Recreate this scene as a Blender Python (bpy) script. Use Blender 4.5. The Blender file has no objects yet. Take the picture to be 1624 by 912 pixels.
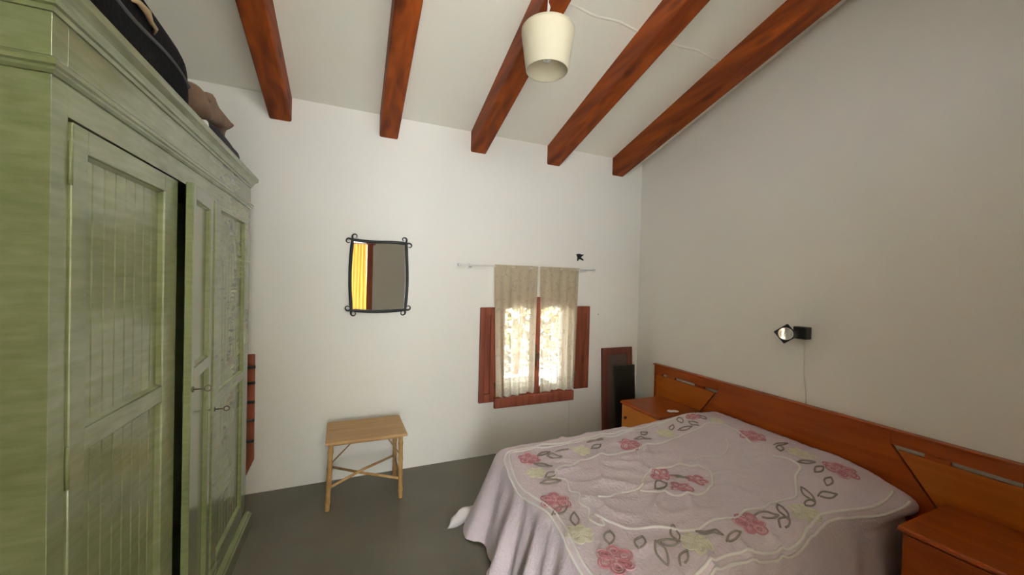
import bpy, bmesh, math, random
from mathutils import Vector, Matrix, noise
S = bpy.context.scene
COL = S.collection
PI = math.pi

# ------------------------------------------------------------------ camera
FOCAL_PX = 595.578
cd = bpy.data.cameras.new('camera'); cam = bpy.data.objects.new('camera', cd); COL.objects.link(cam)
S.camera = cam
cd.sensor_width = 36; cd.sensor_fit = 'HORIZONTAL'; cd.lens = FOCAL_PX / 1624 * 36; cd.clip_start = .05
r = Vector((0.92046203, -0.3900557, 0.0246211)); f = Vector((0.39039273, 0.9205872, -0.01061682)); u = r.cross(f)
m = Matrix((r, u, -f)).transposed().to_4x4(); m.translation = Vector((0, 0, 1.6)); cam.matrix_world = m

# ------------------------------------------------------------------ light and exposure
S.view_settings.view_transform = 'Standard'; S.view_settings.look = 'None'
S.view_settings.gamma = 1; S.view_settings.use_curve_mapping = False
S.view_settings.exposure = 0.30
SKY_SOUTH = (.93, .97, 1.0); SKY_SOUTH_STRENGTH = 18
SUN_STRENGTH, SUN_ELEVATION = 175, 50
SKY_NORTH = (.66, .80, 1.0); SKY_NORTH_STRENGTH = 5
w = bpy.data.worlds.new('sky'); S.world = w; w.use_nodes = True
nt = w.node_tree; bg = nt.nodes['Background']
tc = nt.nodes.new('ShaderNodeTexCoord'); sp = nt.nodes.new('ShaderNodeSeparateXYZ'); nt.links.new(tc.outputs['Generated'], sp.inputs[0])
mr = nt.nodes.new('ShaderNodeMapRange'); mr.inputs[1].default_value = -.5; mr.inputs[2].default_value = .5
nt.links.new(sp.outputs['Y'], mr.inputs[0])
mx = nt.nodes.new('ShaderNodeMix'); mx.data_type = 'RGBA'; nt.links.new(mr.outputs[0], mx.inputs[0])
mx.inputs[6].default_value = (*[c * SKY_SOUTH_STRENGTH for c in SKY_SOUTH], 1)
mx.inputs[7].default_value = (*[c * SKY_NORTH_STRENGTH for c in SKY_NORTH], 1)
nt.links.new(mx.outputs[2], bg.inputs[0]); bg.inputs[1].default_value = 1


sd = bpy.data.lights.new('sun', 'SUN'); sd.energy = SUN_STRENGTH; sd.angle = math.radians(.53); sd.color = (.97, .98, 1.0)
so = bpy.data.objects.new('sun', sd); COL.objects.link(so)
so.rotation_euler = Vector((.0, -math.cos(math.radians(SUN_ELEVATION)), math.sin(math.radians(SUN_ELEVATION)))).to_track_quat('Z', 'Y').to_euler()


def portal(name, loc, rot, sx, sz):      # marks an opening for sky-light sampling; gives no light of its own
    l = bpy.data.lights.new(name, 'AREA'); l.shape = 'RECTANGLE'; l.size = sx; l.size_y = sz; l.cycles.is_portal = True
    o = bpy.data.objects.new(name, l); o.location = loc; o.rotation_euler = rot; COL.objects.link(o)


# room dimensions
XL, XR, YB, YF = -1.32, 2.91, -.35, 3.275      # left, right, rear (behind camera), far wall
ZC, SL = 2.955, math.tan(math.radians(16))      # ceiling height at the far wall, slope
DX0, DX1, DZ = -.15, .70, 2.30                  # doorway behind the camera
YH, HX0, HX1, HZ = -3.2, -1.90, .40, 2.28       # balcony opening at the end of the room beyond that doorway
WX0, WX1, WZ0, WZ1 = 1.235, 2.07, .45, 1.47     # window opening
TX0, TX1, TZ0, TZ1 = -.20, 1.20, 2.50, 3.02       # added transom above the doorway, invented to fill the room with light
portal('fill_transom_daylight', ((TX0 + TX1) / 2, YB - .32, (TZ0 + TZ1) / 2), (PI / 2, 0, 0), TX1 - TX0, TZ1 - TZ0)
portal('balcony_daylight', ((HX0 + HX1) / 2, YH - .22, HZ / 2), (PI / 2, 0, 0), HX1 - HX0, HZ)
portal('window_daylight', ((WX0 + WX1) / 2, YF + .36, (WZ0 + WZ1) / 2), (-PI / 2, 0, 0), WX1 - WX0, WZ1 - WZ0)


# ------------------------------------------------------------------ materials
def mat(name, col, rough=.6, metal=0, spec=.5, bump=0, bscale=40, var=0, vscale=6, col2=None, coat=0):
    M = bpy.data.materials.new(name); M.use_nodes = True; t = M.node_tree; b = t.nodes['Principled BSDF']
    b.inputs['Base Color'].default_value = (*col, 1); b.inputs['Roughness'].default_value = rough
    b.inputs['Metallic'].default_value = metal; b.inputs['Specular IOR Level'].default_value = spec
    b.inputs['Coat Weight'].default_value = coat; b.inputs['Coat Roughness'].default_value = .15
    if bump or var or col2:
        tc = t.nodes.new('ShaderNodeTexCoord')
    if var or col2:
        n = t.nodes.new('ShaderNodeTexNoise'); n.inputs['Scale'].default_value = vscale; n.inputs['Detail'].default_value = 5
        t.links.new(tc.outputs['Object'], n.inputs['Vector'])
        rp = t.nodes.new('ShaderNodeValToRGB'); c2 = col2 or tuple(c * (1 - var) for c in col)
        rp.color_ramp.elements[0].position = .3; rp.color_ramp.elements[1].position = .7
        rp.color_ramp.elements[0].color = (*c2, 1); rp.color_ramp.elements[1].color = (*col, 1)
        t.links.new(n.outputs[0], rp.inputs[0]); t.links.new(rp.outputs[0], b.inputs['Base Color'])
    if bump:
        n = t.nodes.new('ShaderNodeTexNoise'); n.inputs['Scale'].default_value = bscale; n.inputs['Detail'].default_value = 4
        t.links.new(tc.outputs['Object'], n.inputs['Vector'])
        bp = t.nodes.new('ShaderNodeBump'); bp.inputs['Strength'].default_value = bump; bp.inputs['Distance'].default_value = .01
        t.links.new(n.outputs[0], bp.inputs['Height']); t.links.new(bp.outputs[0], b.inputs['Normal'])
    return M


def wood(name, c1, c2, axis='Y', scale=3.0, rough=.35, stretch=14, knots=True, coat=.0, kscale=1.0):
    M = bpy.data.materials.new(name); M.use_nodes = True; t = M.node_tree; b = t.nodes['Principled BSDF']
    N = t.nodes.new; L = t.links.new
    tc = N('ShaderNodeTexCoord'); mp = N('ShaderNodeMapping'); L(tc.outputs['Object'], mp.inputs[0])
    s = [stretch * scale] * 3; s['XYZ'.index(axis)] = scale; mp.inputs['Scale'].default_value = s
    n = N('ShaderNodeTexNoise'); n.inputs['Scale'].default_value = 1; n.inputs['Detail'].default_value = 6; n.inputs['Distortion'].default_value = .6
    L(mp.outputs[0], n.inputs['Vector'])
    rp = N('ShaderNodeValToRGB'); rp.color_ramp.elements[0].position = .32; rp.color_ramp.elements[1].position = .68
    rp.color_ramp.elements[0].color = (*c1, 1); rp.color_ramp.elements[1].color = (*c2, 1); L(n.outputs[0], rp.inputs[0])
    out = rp.outputs[0]
    if knots:
        mp2 = N('ShaderNodeMapping'); L(tc.outputs['Object'], mp2.inputs[0])
        s = [6 * kscale] * 3; s['XYZ'.index(axis)] = 2.6 * kscale; mp2.inputs['Scale'].default_value = s
        v = N('ShaderNodeTexVoronoi'); v.inputs['Scale'].default_value = 1; L(mp2.outputs[0], v.inputs['Vector'])
        r2 = N('ShaderNodeValToRGB'); r2.color_ramp.elements[0].position = .05; r2.color_ramp.elements[1].position = .24
        r2.color_ramp.elements[0].color = (.28, .22, .2, 1); r2.color_ramp.elements[1].color = (1, 1, 1, 1); L(v.outputs['Distance'], r2.inputs[0])
        mm = N('ShaderNodeMix'); mm.data_type = 'RGBA'; mm.blend_type = 'MULTIPLY'; mm.inputs[0].default_value = 1
        L(out, mm.inputs[6]); L(r2.outputs[0], mm.inputs[7]); out = mm.outputs[2]
    L(out, b.inputs['Base Color']); b.inputs['Roughness'].default_value = rough
    b.inputs['Coat Weight'].default_value = coat; b.inputs['Coat Roughness'].default_value = .12; b.inputs['Specular IOR Level'].default_value = .25
    bp = N('ShaderNodeBump'); bp.inputs['Strength'].default_value = .25; bp.inputs['Distance'].default_value = .004
    L(n.outputs[0], bp.inputs['Height']); L(bp.outputs[0], b.inputs['Normal'])
    return M


PLASTER = mat('lime_plaster', (.88, .86, .795), .95, spec=.2, bump=.35, bscale=9, var=.03, vscale=1.2)
CEILP = mat('ceiling_plaster', (.93, .915, .82), .95, spec=.2, bump=.25, bscale=7, var=.03, vscale=1.5)
FLOORM = mat('floor_dark', (.170, .160, .120), .45, spec=.4, bump=.12, bscale=5, var=.22, vscale=2.5)
BEAM = wood('beam_wood', (.11, .016, .001), (.26, .052, .004), 'Y', 1.1, .65, 12, True)
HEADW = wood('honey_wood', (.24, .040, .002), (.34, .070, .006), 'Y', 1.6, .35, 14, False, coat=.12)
HEADW2 = wood('honey_wood_light', (.33, .078, .004), (.43, .115, .010), 'Y', 1.6, .35, 10, False, coat=.12)
DRAWW = wood('drawer_pine', (.56, .17, .018), (.66, .24, .035), 'Y', 2.0, .3, 10, False, coat=.3)
DARKW = wood('red_brown_wood', (.13, .032, .016), (.24, .065, .034), 'Z', 1.6, .45, 12, True, kscale=1.2)
FRAMEW = wood('window_frame_wood', (.22, .055, .032), (.33, .10, .06), 'Z', 1.6, .45, 12, False)
BOARDW = wood('old_board_wood', (.10, .028, .018), (.17, .05, .034), 'Z', 1.6, .5, 12, False)
STOOLT = wood('pale_cane_top', (.40, .24, .10), (.50, .32, .15), 'X', 3, .5, 14, False)
CANE = mat('bamboo_cane', (.52, .33, .13), .4, col2=(.36, .19, .06), vscale=14)
SPLINT = mat('thin_cane', (.30, .20, .09), .5)
WHITE = mat('white_plastic', (.78, .77, .74), .4)
BLACK = mat('black_metal', (.012, .012, .012), .4, metal=.2)
IRON = mat('wrought_iron', (.010, .011, .011), .42, metal=.3, bump=.4, bscale=60)
CHROME = mat('reflector_metal', (.75, .75, .72), .18, metal=1)
BULBG = mat('frosted_bulb', (.8, .8, .78), .2)
BRASS = mat('dull_key_metal', (.12, .10, .06), .4, metal=.8)
MIRROR = mat('mirror_glass', (.80, .82, .80), .015, metal=1)
SHADE = mat('cream_lamp_shade', (.60, .55, .40), .85, bump=.2, bscale=120)
BAG = mat('black_bag_cloth', (.006, .006, .007), .85, bump=.3, bscale=60, spec=.1)
GREYT = mat('grey_zip', (.055, .055, .055), .6)
TANL = mat('tan_leather', (.42, .30, .16), .5)
BROWNL = mat('brown_crumpled_cloth', (.26, .165, .10), .7, bump=.8, bscale=16, col2=(.13, .075, .045), vscale=7)
NAVYC = mat('navy_cloth', (.014, .015, .022), .85, bump=.4, bscale=30)
CLOTHP = mat('plain_sheet', (.70, .66, .66), .9, bump=.2, bscale=40)
MATT = mat('mattress_ticking', (.62, .60, .56), .9)
BLACKPANEL = mat('black_panel', (.010, .012, .010), .35)
GREYPANEL = mat('brown_grey_panel', (.085, .055, .045), .6, var=.2)
TILE = mat('pale_floor_tiles', (.72, .70, .66), .6)
DOORP = mat('outside_plaster', (.30, .28, .24), .95)
GROUNDM = mat('outside_ground', (.30, .28, .24), .95, var=.2)


def green_paint():
    M = bpy.data.materials.new('green_wardrobe_paint'); M.use_nodes = True; t = M.node_tree; b = t.nodes['Principled BSDF']
    N = t.nodes.new; L = t.links.new
    tc = N('ShaderNodeTexCoord'); mp = N('ShaderNodeMapping'); L(tc.outputs['Object'], mp.inputs[0])
    mp.inputs['Scale'].default_value = (14, 9, 60)
    n = N('ShaderNodeTexNoise'); n.inputs['Scale'].default_value = 1; n.inputs['Detail'].default_value = 6; L(mp.outputs[0], n.inputs['Vector'])
    n2 = N('ShaderNodeTexNoise'); n2.inputs['Scale'].default_value = 3.2; n2.inputs['Detail'].default_value = 4; L(tc.outputs['Object'], n2.inputs['Vector'])
    ad = N('ShaderNodeMath'); ad.operation = 'MULTIPLY_ADD'; ad.inputs[1].default_value = .45; L(n.outputs[0], ad.inputs[0]); 
    m2 = N('ShaderNodeMath'); m2.operation = 'MULTIPLY'; m2.inputs[1].default_value = .55; L(n2.outputs[0], m2.inputs[0]); L(m2.outputs[0], ad.inputs[2])
    rp = N('ShaderNodeValToRGB'); e = rp.color_ramp.elements
    e[0].position = .28; e[0].color = (.135, .165, .060, 1); e[1].position = .74; e[1].color = (.27, .295, .155, 1)
    L(ad.outputs[0], rp.inputs[0]); L(rp.outputs[0], b.inputs['Base Color'])
    b.inputs['Roughness'].default_value = .24; b.inputs['Specular IOR Level'].default_value = .6; b.inputs['Coat Weight'].default_value = .35; b.inputs['Coat Roughness'].default_value = .14
    bp = N('ShaderNodeBump'); bp.inputs['Strength'].default_value = .07; bp.inputs['Distance'].default_value = .002
    L(n.outputs[0], bp.inputs['Height']); L(bp.outputs[0], b.inputs['Normal'])
    return M


GREEN = green_paint()


def glass_mat():
    M = bpy.data.materials.new('window_glass'); M.use_nodes = True; t = M.node_tree; t.nodes.clear()
    o = t.nodes.new('ShaderNodeOutputMaterial'); a = t.nodes.new('ShaderNodeBsdfTransparent'); g = t.nodes.new('ShaderNodeBsdfGlossy')
    g.inputs['Roughness'].default_value = .02; a.inputs[0].default_value = (.96, .97, .96, 1)
    x = t.nodes.new('ShaderNodeMixShader'); x.inputs[0].default_value = .06
    t.links.new(a.outputs[0], x.inputs[1]); t.links.new(g.outputs[0], x.inputs[2]); t.links.new(x.outputs[0], o.inputs[0])
    return M


GLASS = glass_mat()


def sheer(name, base, trans, see, pattern=False):
    """thin woven cloth: reflects, glows with light from behind, lets a little through its weave"""
    M = bpy.data.materials.new(name); M.use_nodes = True; t = M.node_tree; t.nodes.clear(); N = t.nodes.new; L = t.links.new
    o = N('ShaderNodeOutputMaterial'); d = N('ShaderNodeBsdfDiffuse'); tl = N('ShaderNodeBsdfTranslucent'); tr = N('ShaderNodeBsdfTransparent')
    d.inputs[0].default_value = (*base, 1); tl.inputs[0].default_value = (*trans, 1)
    a = N('ShaderNodeMixShader'); a.inputs[0].default_value = .5; L(d.outputs[0], a.inputs[1]); L(tl.outputs[0], a.inputs[2])
    x = N('ShaderNodeMixShader'); x.inputs[0].default_value = see; L(a.outputs[0], x.inputs[1]); L(tr.outputs[0], x.inputs[2])
    if pattern:
        tc = N('ShaderNodeTexCoord')
        sep = N('ShaderNodeSeparateXYZ'); L(tc.outputs['Object'], sep.inputs[0])
        mp = N('ShaderNodeMapping'); mp.inputs['Scale'].default_value = (34, 1, 26); L(tc.outputs['Object'], mp.inputs[0])
        v = N('ShaderNodeTexVoronoi'); v.inputs['Scale'].default_value = 1; v.feature = 'DISTANCE_TO_EDGE'; L(mp.outputs[0], v.inputs['Vector'])
        no = N('ShaderNodeTexNoise'); no.inputs['Scale'].default_value = 22; L(tc.outputs['Object'], no.inputs['Vector'])
        c1 = N('ShaderNodeMath'); c1.operation = 'LESS_THAN'; c1.inputs[1].default_value = .07; L(v.outputs['Distance'], c1.inputs[0])
        c2 = N('ShaderNodeMath'); c2.operation = 'GREATER_THAN'; c2.inputs[1].default_value = .53; L(no.outputs[0], c2.inputs[0])
        mu = N('ShaderNodeMath'); mu.operation = 'MULTIPLY'; L(c1.outputs[0], mu.inputs[0]); L(c2.outputs[0], mu.inputs[1])
        # lace band with scallops near the hem, and its darker heading thread
        vz = N('ShaderNodeTexVoronoi'); vz.inputs['Scale'].default_value = 55; L(tc.outputs['Object'], vz.inputs['Vector'])
        lz = N('ShaderNodeMath'); lz.operation = 'LESS_THAN'; lz.inputs[1].default_value = .12; L(sep.outputs['Z'], lz.inputs[0])
        lv = N('ShaderNodeMath'); lv.operation = 'GREATER_THAN'; lv.inputs[1].default_value = .42; L(vz.outputs['Distance'], lv.inputs[0])
        lm = N('ShaderNodeMath'); lm.operation = 'MULTIPLY'; L(lz.outputs[0], lm.inputs[0]); L(lv.outputs[0], lm.inputs[1])
        sb = N('ShaderNodeMath'); sb.operation = 'SUBTRACT'; sb.inputs[1].default_value = .125; L(sep.outputs['Z'], sb.inputs[0])
        ab = N('ShaderNodeMath'); ab.operation = 'ABSOLUTE'; L(sb.outputs[0], ab.inputs[0])
        ln = N('ShaderNodeMath'); ln.operation = 'LESS_THAN'; ln.inputs[1].default_value = .0045; L(ab.outputs[0], ln.inputs[0])
        m1 = N('ShaderNodeMath'); m1.operation = 'MAXIMUM'; L(mu.outputs[0], m1.inputs[0]); L(ln.outputs[0], m1.inputs[1])
        m2 = N('ShaderNodeMath'); m2.operation = 'MAXIMUM'; L(m1.outputs[0], m2.inputs[0]); L(lm.outputs[0], m2.inputs[1])
        iv = N('ShaderNodeMapRange'); iv.inputs[3].default_value = see; iv.inputs[4].default_value = see * .25; L(m2.outputs[0], iv.inputs[0])
        L(iv.outputs[0], x.inputs[0])
        cr = N('ShaderNodeMix'); cr.data_type = 'RGBA'; L(m2.outputs[0], cr.inputs[0])
        cr.inputs[6].default_value = (*trans, 1); cr.inputs[7].default_value = (*[c * .55 for c in trans], 1); L(cr.outputs[2], tl.inputs[0])
    L(x.outputs[0], o.inputs[0])
    return M


LACE = sheer('cream_lace_curtain', (.60, .50, .35), (.74, .68, .55), .15, True)
YELLOWC = sheer('yellow_curtain', (.60, .36, .05), (.50, .31, .05), .02)


# ------------------------------------------------------------------ mesh helpers
def nb():
    return bmesh.new()


def box(bm, x0, x1, y0, y1, z0, z1, mi=0):
    vs = [bm.verts.new((x, y, z)) for x in (x0, x1) for y in (y0, y1) for z in (z0, z1)]
    for q in ((0, 1, 3, 2), (4, 6, 7, 5), (0, 4, 5, 1), (2, 3, 7, 6), (0, 2, 6, 4), (1, 5, 7, 3)):
        fc = bm.faces.new([vs[i] for i in q]); fc.material_index = mi
    return vs


def prism(bm, pts, axis, a, b, mi=0):
    """pts: 2-D outline (in the two other axes, in XYZ order), extruded along axis from a to b"""
    def P(p, t):
        l = list(p); l.insert('XYZ'.index(axis), t); return l
    A = [bm.verts.new(P(p, a)) for p in pts]; B = [bm.verts.new(P(p, b)) for p in pts]; n = len(pts)
    bm.faces.new(A).material_index = mi; bm.faces.new(B[::-1]).material_index = mi
    for i in range(n):
        bm.faces.new((A[i], B[i], B[(i + 1) % n], A[(i + 1) % n])).material_index = mi


def tube(bm, pts, rad, n=8, mi=0, closed=False, flat=None):
    P = [Vector(p) for p in pts]; k = len(P)
    R = rad if isinstance(rad, (list, tuple)) else [rad] * k
    rings = []; prev = None
    for i in range(k):
        if closed: tg = P[(i + 1) % k] - P[i - 1]
        else: tg = P[min(i + 1, k - 1)] - P[max(i - 1, 0)]
        if tg.length < 1e-9: tg = Vector((0, 0, 1))
        tg.normalize()
        if prev is None:
            a = Vector((0, 0, 1)) if abs(tg.z) < .9 else Vector((1, 0, 0))
            nx = tg.cross(a).normalized()
        else:
            nx = prev - tg * prev.dot(tg)
            nx = nx.normalized() if nx.length > 1e-6 else tg.orthogonal().normalized()
        prev = nx; ny = tg.cross(nx)
        rings.append([bm.verts.new(P[i] + (nx * math.cos(2 * PI * j / n) + ny * math.sin(2 * PI * j / n)) * R[i]) for j in range(n)])
    m = k if closed else k - 1
    for i in range(m):
        A, B = rings[i], rings[(i + 1) % k]
        for j in range(n):
            fc = bm.faces.new((A[j], A[(j + 1) % n], B[(j + 1) % n], B[j])); fc.material_index = mi; fc.smooth = True
    if not closed:
        bm.faces.new(rings[0][::-1]).material_index = mi; bm.faces.new(rings[-1]).material_index = mi


def lathe(bm, prof, n=40, c=(0, 0, 0), mi=0, axis='Z'):
    rings = []
    for rr, z in prof:
        ring = []
        for j in range(n):
            a = 2 * PI * j / n; p = [rr * math.cos(a), rr * math.sin(a), z]
            if axis == 'Y': p = [p[0], p[2], p[1]]
            if axis == 'X': p = [p[2], p[0], p[1]]
            ring.append(bm.verts.new((p[0] + c[0], p[1] + c[1], p[2] + c[2])))
        rings.append(ring)
    for A, B in zip(rings, rings[1:]):
        for j in range(n):
            fc = bm.faces.new((A[j], A[(j + 1) % n], B[(j + 1) % n], B[j])); fc.material_index = mi; fc.smooth = True
    return rings


def obj(name, bm, mats, parent=None, bevel=0, seg=2, smooth=False, loc=None, weld=True):
    if weld: bmesh.ops.recalc_face_normals(bm, faces=bm.faces)
    me = bpy.data.meshes.new(name); bm.to_mesh(me); bm.free()
    for mm in (mats if isinstance(mats, (list, tuple)) else [mats]): me.materials.append(mm)
    if smooth:
        for p in me.polygons: p.use_smooth = True
    o = bpy.data.objects.new(name, me); COL.objects.link(o)
    if parent: o.parent = parent; o.matrix_parent_inverse = Matrix.Translation(parent.location).inverted() if not parent.rotation_euler.z else Matrix()
    if bevel:
        b = o.modifiers.new('bevel', 'BEVEL'); b.width = bevel; b.segments = seg; b.limit_method = 'ANGLE'; b.angle_limit = .6
        b.harden_normals = False
    if loc: o.location = loc
    return o


def recentre(o, c):
    """put a mesh object's origin at c without moving it"""
    c = Vector(c); o.data.transform(Matrix.Translation(-c)); o.location = c
    return o


def thing(name, label, cat, loc=(0, 0, 0), group=None):
    o = bpy.data.objects.new(name, None); COL.objects.link(o); o.location = loc; o.empty_display_size = .05
    o['label'] = label; o['category'] = cat
    if group: o['group'] = group
    return o


def tag(o, label, cat, group=None):
    o['label'] = label; o['category'] = cat
    if group: o['group'] = group
    return o


def struct(name, bm, m, label=None, **k):
    o = obj(name, bm, m, **k); o['kind'] = 'structure'
    if label: o['label'] = label
    return o


# ------------------------------------------------------------------ the room
T = .30
bm = nb(); box(bm, XL - T, XR + T, YB - T, YF + T, -.12, 0); struct('floor', bm, FLOORM)
bm = nb()
box(bm, XL - T, WX0, YF, YF + T, -.1, 3.2); box(bm, WX1, XR + T, YF, YF + T, -.1, 3.2)
box(bm, WX0, WX1, YF, YF + T, -.1, WZ0); box(bm, WX0, WX1, YF, YF + T, WZ1, 3.2)
struct('wall_back', bm, PLASTER)
zt = ZC + SL * (YF - YB + .3) + .05
for nm, x0, x1 in (('wall_right', XR, XR + T), ('wall_left', XL - T, XL)):
    bm = nb(); prism(bm, [(YB - T, -.1), (YF, -.1), (YF, ZC + .1), (YB - T, ZC + .1 + SL * (YF - YB + T))], 'X', x0, x1); struct(nm, bm, PLASTER)
bm = nb()
box(bm, -2.7, DX0, YB - T, YB, -.1, TZ0); box(bm, DX1, XR + T, YB - T, YB, -.1, TZ0); box(bm, DX0, DX1, YB - T, YB, DZ, TZ0)
box(bm, XL - T, TX0, YB - T, YB, TZ0, TZ1); box(bm, TX1, XR + T, YB - T, YB, TZ0, TZ1); box(bm, XL - T, XR + T, YB - T, YB, TZ1, zt)
struct('wall_front', bm, PLASTER)
bm = nb()
yy0, yy1 = YB - T - .1, YF + T + .05
zf = lambda y: ZC + SL * (YF - y)
prism(bm, [(yy0, zf(yy0)), (yy1, zf(yy1)), (yy1, zf(yy1) + .2), (yy0, zf(yy0) + .2)], 'X', XL - T - .05, XR + T + .05)
struct('ceiling', bm, CEILP)
# slight plaster seam across the ceiling
bm = nb()
for i in range(1):
    pts = [(.60 + .05 * k, 2.02 + .008 * math.sin(k * .9), zf(2.02 + .008 * math.sin(k * .9)) + .012) for k in range(46)]
    tube(bm, pts, .0150, 10)
struct('trim_1', bm, CEILP)

# the room beyond the doorway, open to the south on a balcony
bm = nb(); box(bm, -2.7, XR + T, YH - .2, YB - T, -.12, 0); struct('floor_hall', bm, TILE)
bm = nb(); box(bm, -2.7, -2.5, YH, YB - T, 0, 2.38); struct('wall_hall_left', bm, PLASTER)
bm = nb(); box(bm, 2.4, 2.6, YH, YB - T, 0, 2.38); struct('wall_hall_right', bm, PLASTER)
bm = nb(); box(bm, -2.7, HX0, YH - .2, YH, 0, 2.38); box(bm, HX1, 2.6, YH - .2, YH, 0, 2.38); box(bm, HX0, HX1, YH - .2, YH, HZ, 2.38); struct('wall_hall_end', bm, PLASTER)
bm = nb(); box(bm, -2.7, 2.6, YH - .2, YB - T, 2.38, 2.46); struct('ceiling_hall', bm, CEILP)
tw = bpy.data.objects.new('fill_transom', None); COL.objects.link(tw); tw['kind'] = 'structure'; tw.location = (TX0, YB, TZ0)  # unseen transom, added only to brighten the room
bm = nb()
for a, b in ((TX0, TX0 + .035), ((TX0 + TX1) / 2 - .02, (TX0 + TX1) / 2 + .02), (TX1 - .035, TX1)): box(bm, a, b, YB - .14, YB - .10, TZ0, TZ1)
box(bm, TX0, TX1, YB - .14, YB - .10, TZ0, TZ0 + .035); box(bm, TX0, TX1, YB - .14, YB - .10, TZ1 - .035, TZ1)
obj('window_frame', bm, FRAMEW, tw)

bm = nb(); prism(bm, [(YB - T - 1.25, 3.22), (YB - T + .02, 3.35), (YB - T + .02, 3.47), (YB - T - 1.25, 3.34)], 'X', XL - T, XR + T); struct('sun_block_eave', bm, PLASTER)  # unseen eave, added to keep direct sun out of the transom

# outside
bm = nb(); box(bm, -14, 18, YF + T, 16, -.5, -.13); struct('ground', bm, GROUNDM)
bm = nb(); box(bm, -2, 7, 7.9, 8.2, -.13, 1.0, 0)
gw = tag(obj('garden_wall', bm, DOORP), 'pale garden wall seen bright through the lace curtains', 'garden wall')
LEAF = mat('sunlit_leaves', (.06, .065, .015), .7, col2=(.15, .12, .035), vscale=5)
random.seed(4)
bm = nb()
for i in range(2600):
    c = Vector((random.uniform(-1.5, 6.5), random.gauss(6.5, .28), 0)); c.z = random.uniform(.35, 2.5 + .5 * math.sin(c.x * 1.7))
    a = Vector((random.gauss(0, 1), random.gauss(0, 1), random.gauss(0, 1))).normalized(); b2 = a.orthogonal().normalized()
    s = random.uniform(.07, .13)
    v = [bm.verts.new(c + a * s), bm.verts.new(c + b2 * s * .45), bm.verts.new(c - a * s), bm.verts.new(c - b2 * s * .45)]
    bm.faces.new(v)
hedge = thing('garden_hedge', 'yellow green hedge outside, glowing through the lace curtains', 'hedge', (2.5, 6.5, -.13))
obj('foliage', bm, LEAF, hedge, weld=False)
for x in (-1, .4, 1.7, 2.9, 4.1, 5.4):
    bm = nb(); tube(bm, [(x, 6.55, -.13), (x + .08, 6.5, 1.0), (x - .05, 6.5, 2.0)], [.05, .035, .015], 7); obj('stem', bm, DARKW, hedge)

# ------------------------------------------------------------------ ceiling beams
bn = ['leftmost dark beam, nearest the wardrobe', 'second beam from the left, above the mirror', 'middle beam, behind the cream lamp shade',
      'fourth beam from the left, ending above the window', 'rightmost beam, running close to the right wall']
for i, x in enumerate((-.592, .179, .954, 1.730, 2.512)):
    bm = nb(); w_ = .145
    y0, y1 = YB - .05, YF + .05
    dz = .18
    prism(bm, [(y0, zf(y0) + .03), (y1, zf(y1) + .03), (y1, zf(y1) - dz), (y0, zf(y0) - dz)], 'X', x, x + w_)
    o = obj('ceiling_beam', bm, BEAM, bevel=.014, seg=3)
    # each beam its own grain
    recentre(o, (x, (y0 + y1) / 2, zf(0)))
    o.data.transform(Matrix.Identity(4))
    tag(o, 'reddish brown timber, ' + bn[i], 'ceiling beam', 'timber beams under the sloping ceiling')

# ------------------------------------------------------------------ window
win = bpy.data.objects.new('window_1', None); COL.objects.link(win); win['kind'] = 'structure'; win.location = (1.65, YF, WZ0)
yf0, yf1 = YF - .012, YF + .055
bm = nb()
box(bm, WX0 - .005, WX0 + .045, yf0, yf1, WZ0, WZ1 + .005); box(bm, WX1 - .045, WX1 + .005, yf0, yf1, WZ0, WZ1 + .005)
box(bm, WX0 + .045, WX1 - .045, yf0, yf1, WZ1 - .045, WZ1 + .005); box(bm, WX0 + .045, WX1 - .045, yf0, yf1, WZ0, WZ0 + .05)
obj('window_frame', bm, FRAMEW, win, bevel=.004)
bm = nb(); box(bm, WX0 - .012, WX1 + .008, YF - .045, YF - .012, WZ0 - .012, WZ0 + .085)
obj('window_sill', bm, FRAMEW, win, bevel=.006)
xm = (WX0 + WX1) / 2
for a, b in ((WX0 + .047, xm - .001), (xm + .001, WX1 - .047)):
    bm = nb(); s = .045
    z0, z1 = WZ0 + .052, WZ1 - .047
    box(bm, a, a + s, yf0 + .005, yf1 - .01, z0, z1); box(bm, b - s, b, yf0 + .005, yf1 - .01, z0, z1)
    box(bm, a + s, b - s, yf0 + .005, yf1 - .01, z0, z0 + .095)
    # top rail with a low arch
    n = 12; pts = [(a + s, z1), (b - s, z1)] + [(b - s - (b - a - 2 * s) * k / n, z1 - .075 + .035 * math.sin(PI * k / n)) for k in range(n + 1)]
    prism(bm, pts, 'Y', yf0 + .005, yf1 - .01)
    c = obj('casement', bm, FRAMEW, win)
    bm = nb(); box(bm, a + s, b - s, YF + .018, YF + .022, z0 + .09, z1 - .01); obj('pane', bm, GLASS, c)
bm = nb(); tube(bm, [(xm, yf0 - .012, .80), (xm, yf0 - .012, 1.02)], .006); box(bm, xm - .012, xm + .012, yf0 - .03, yf0 + .006, .86, .93)
obj('window_latch', bm, BRASS, win)

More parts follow.
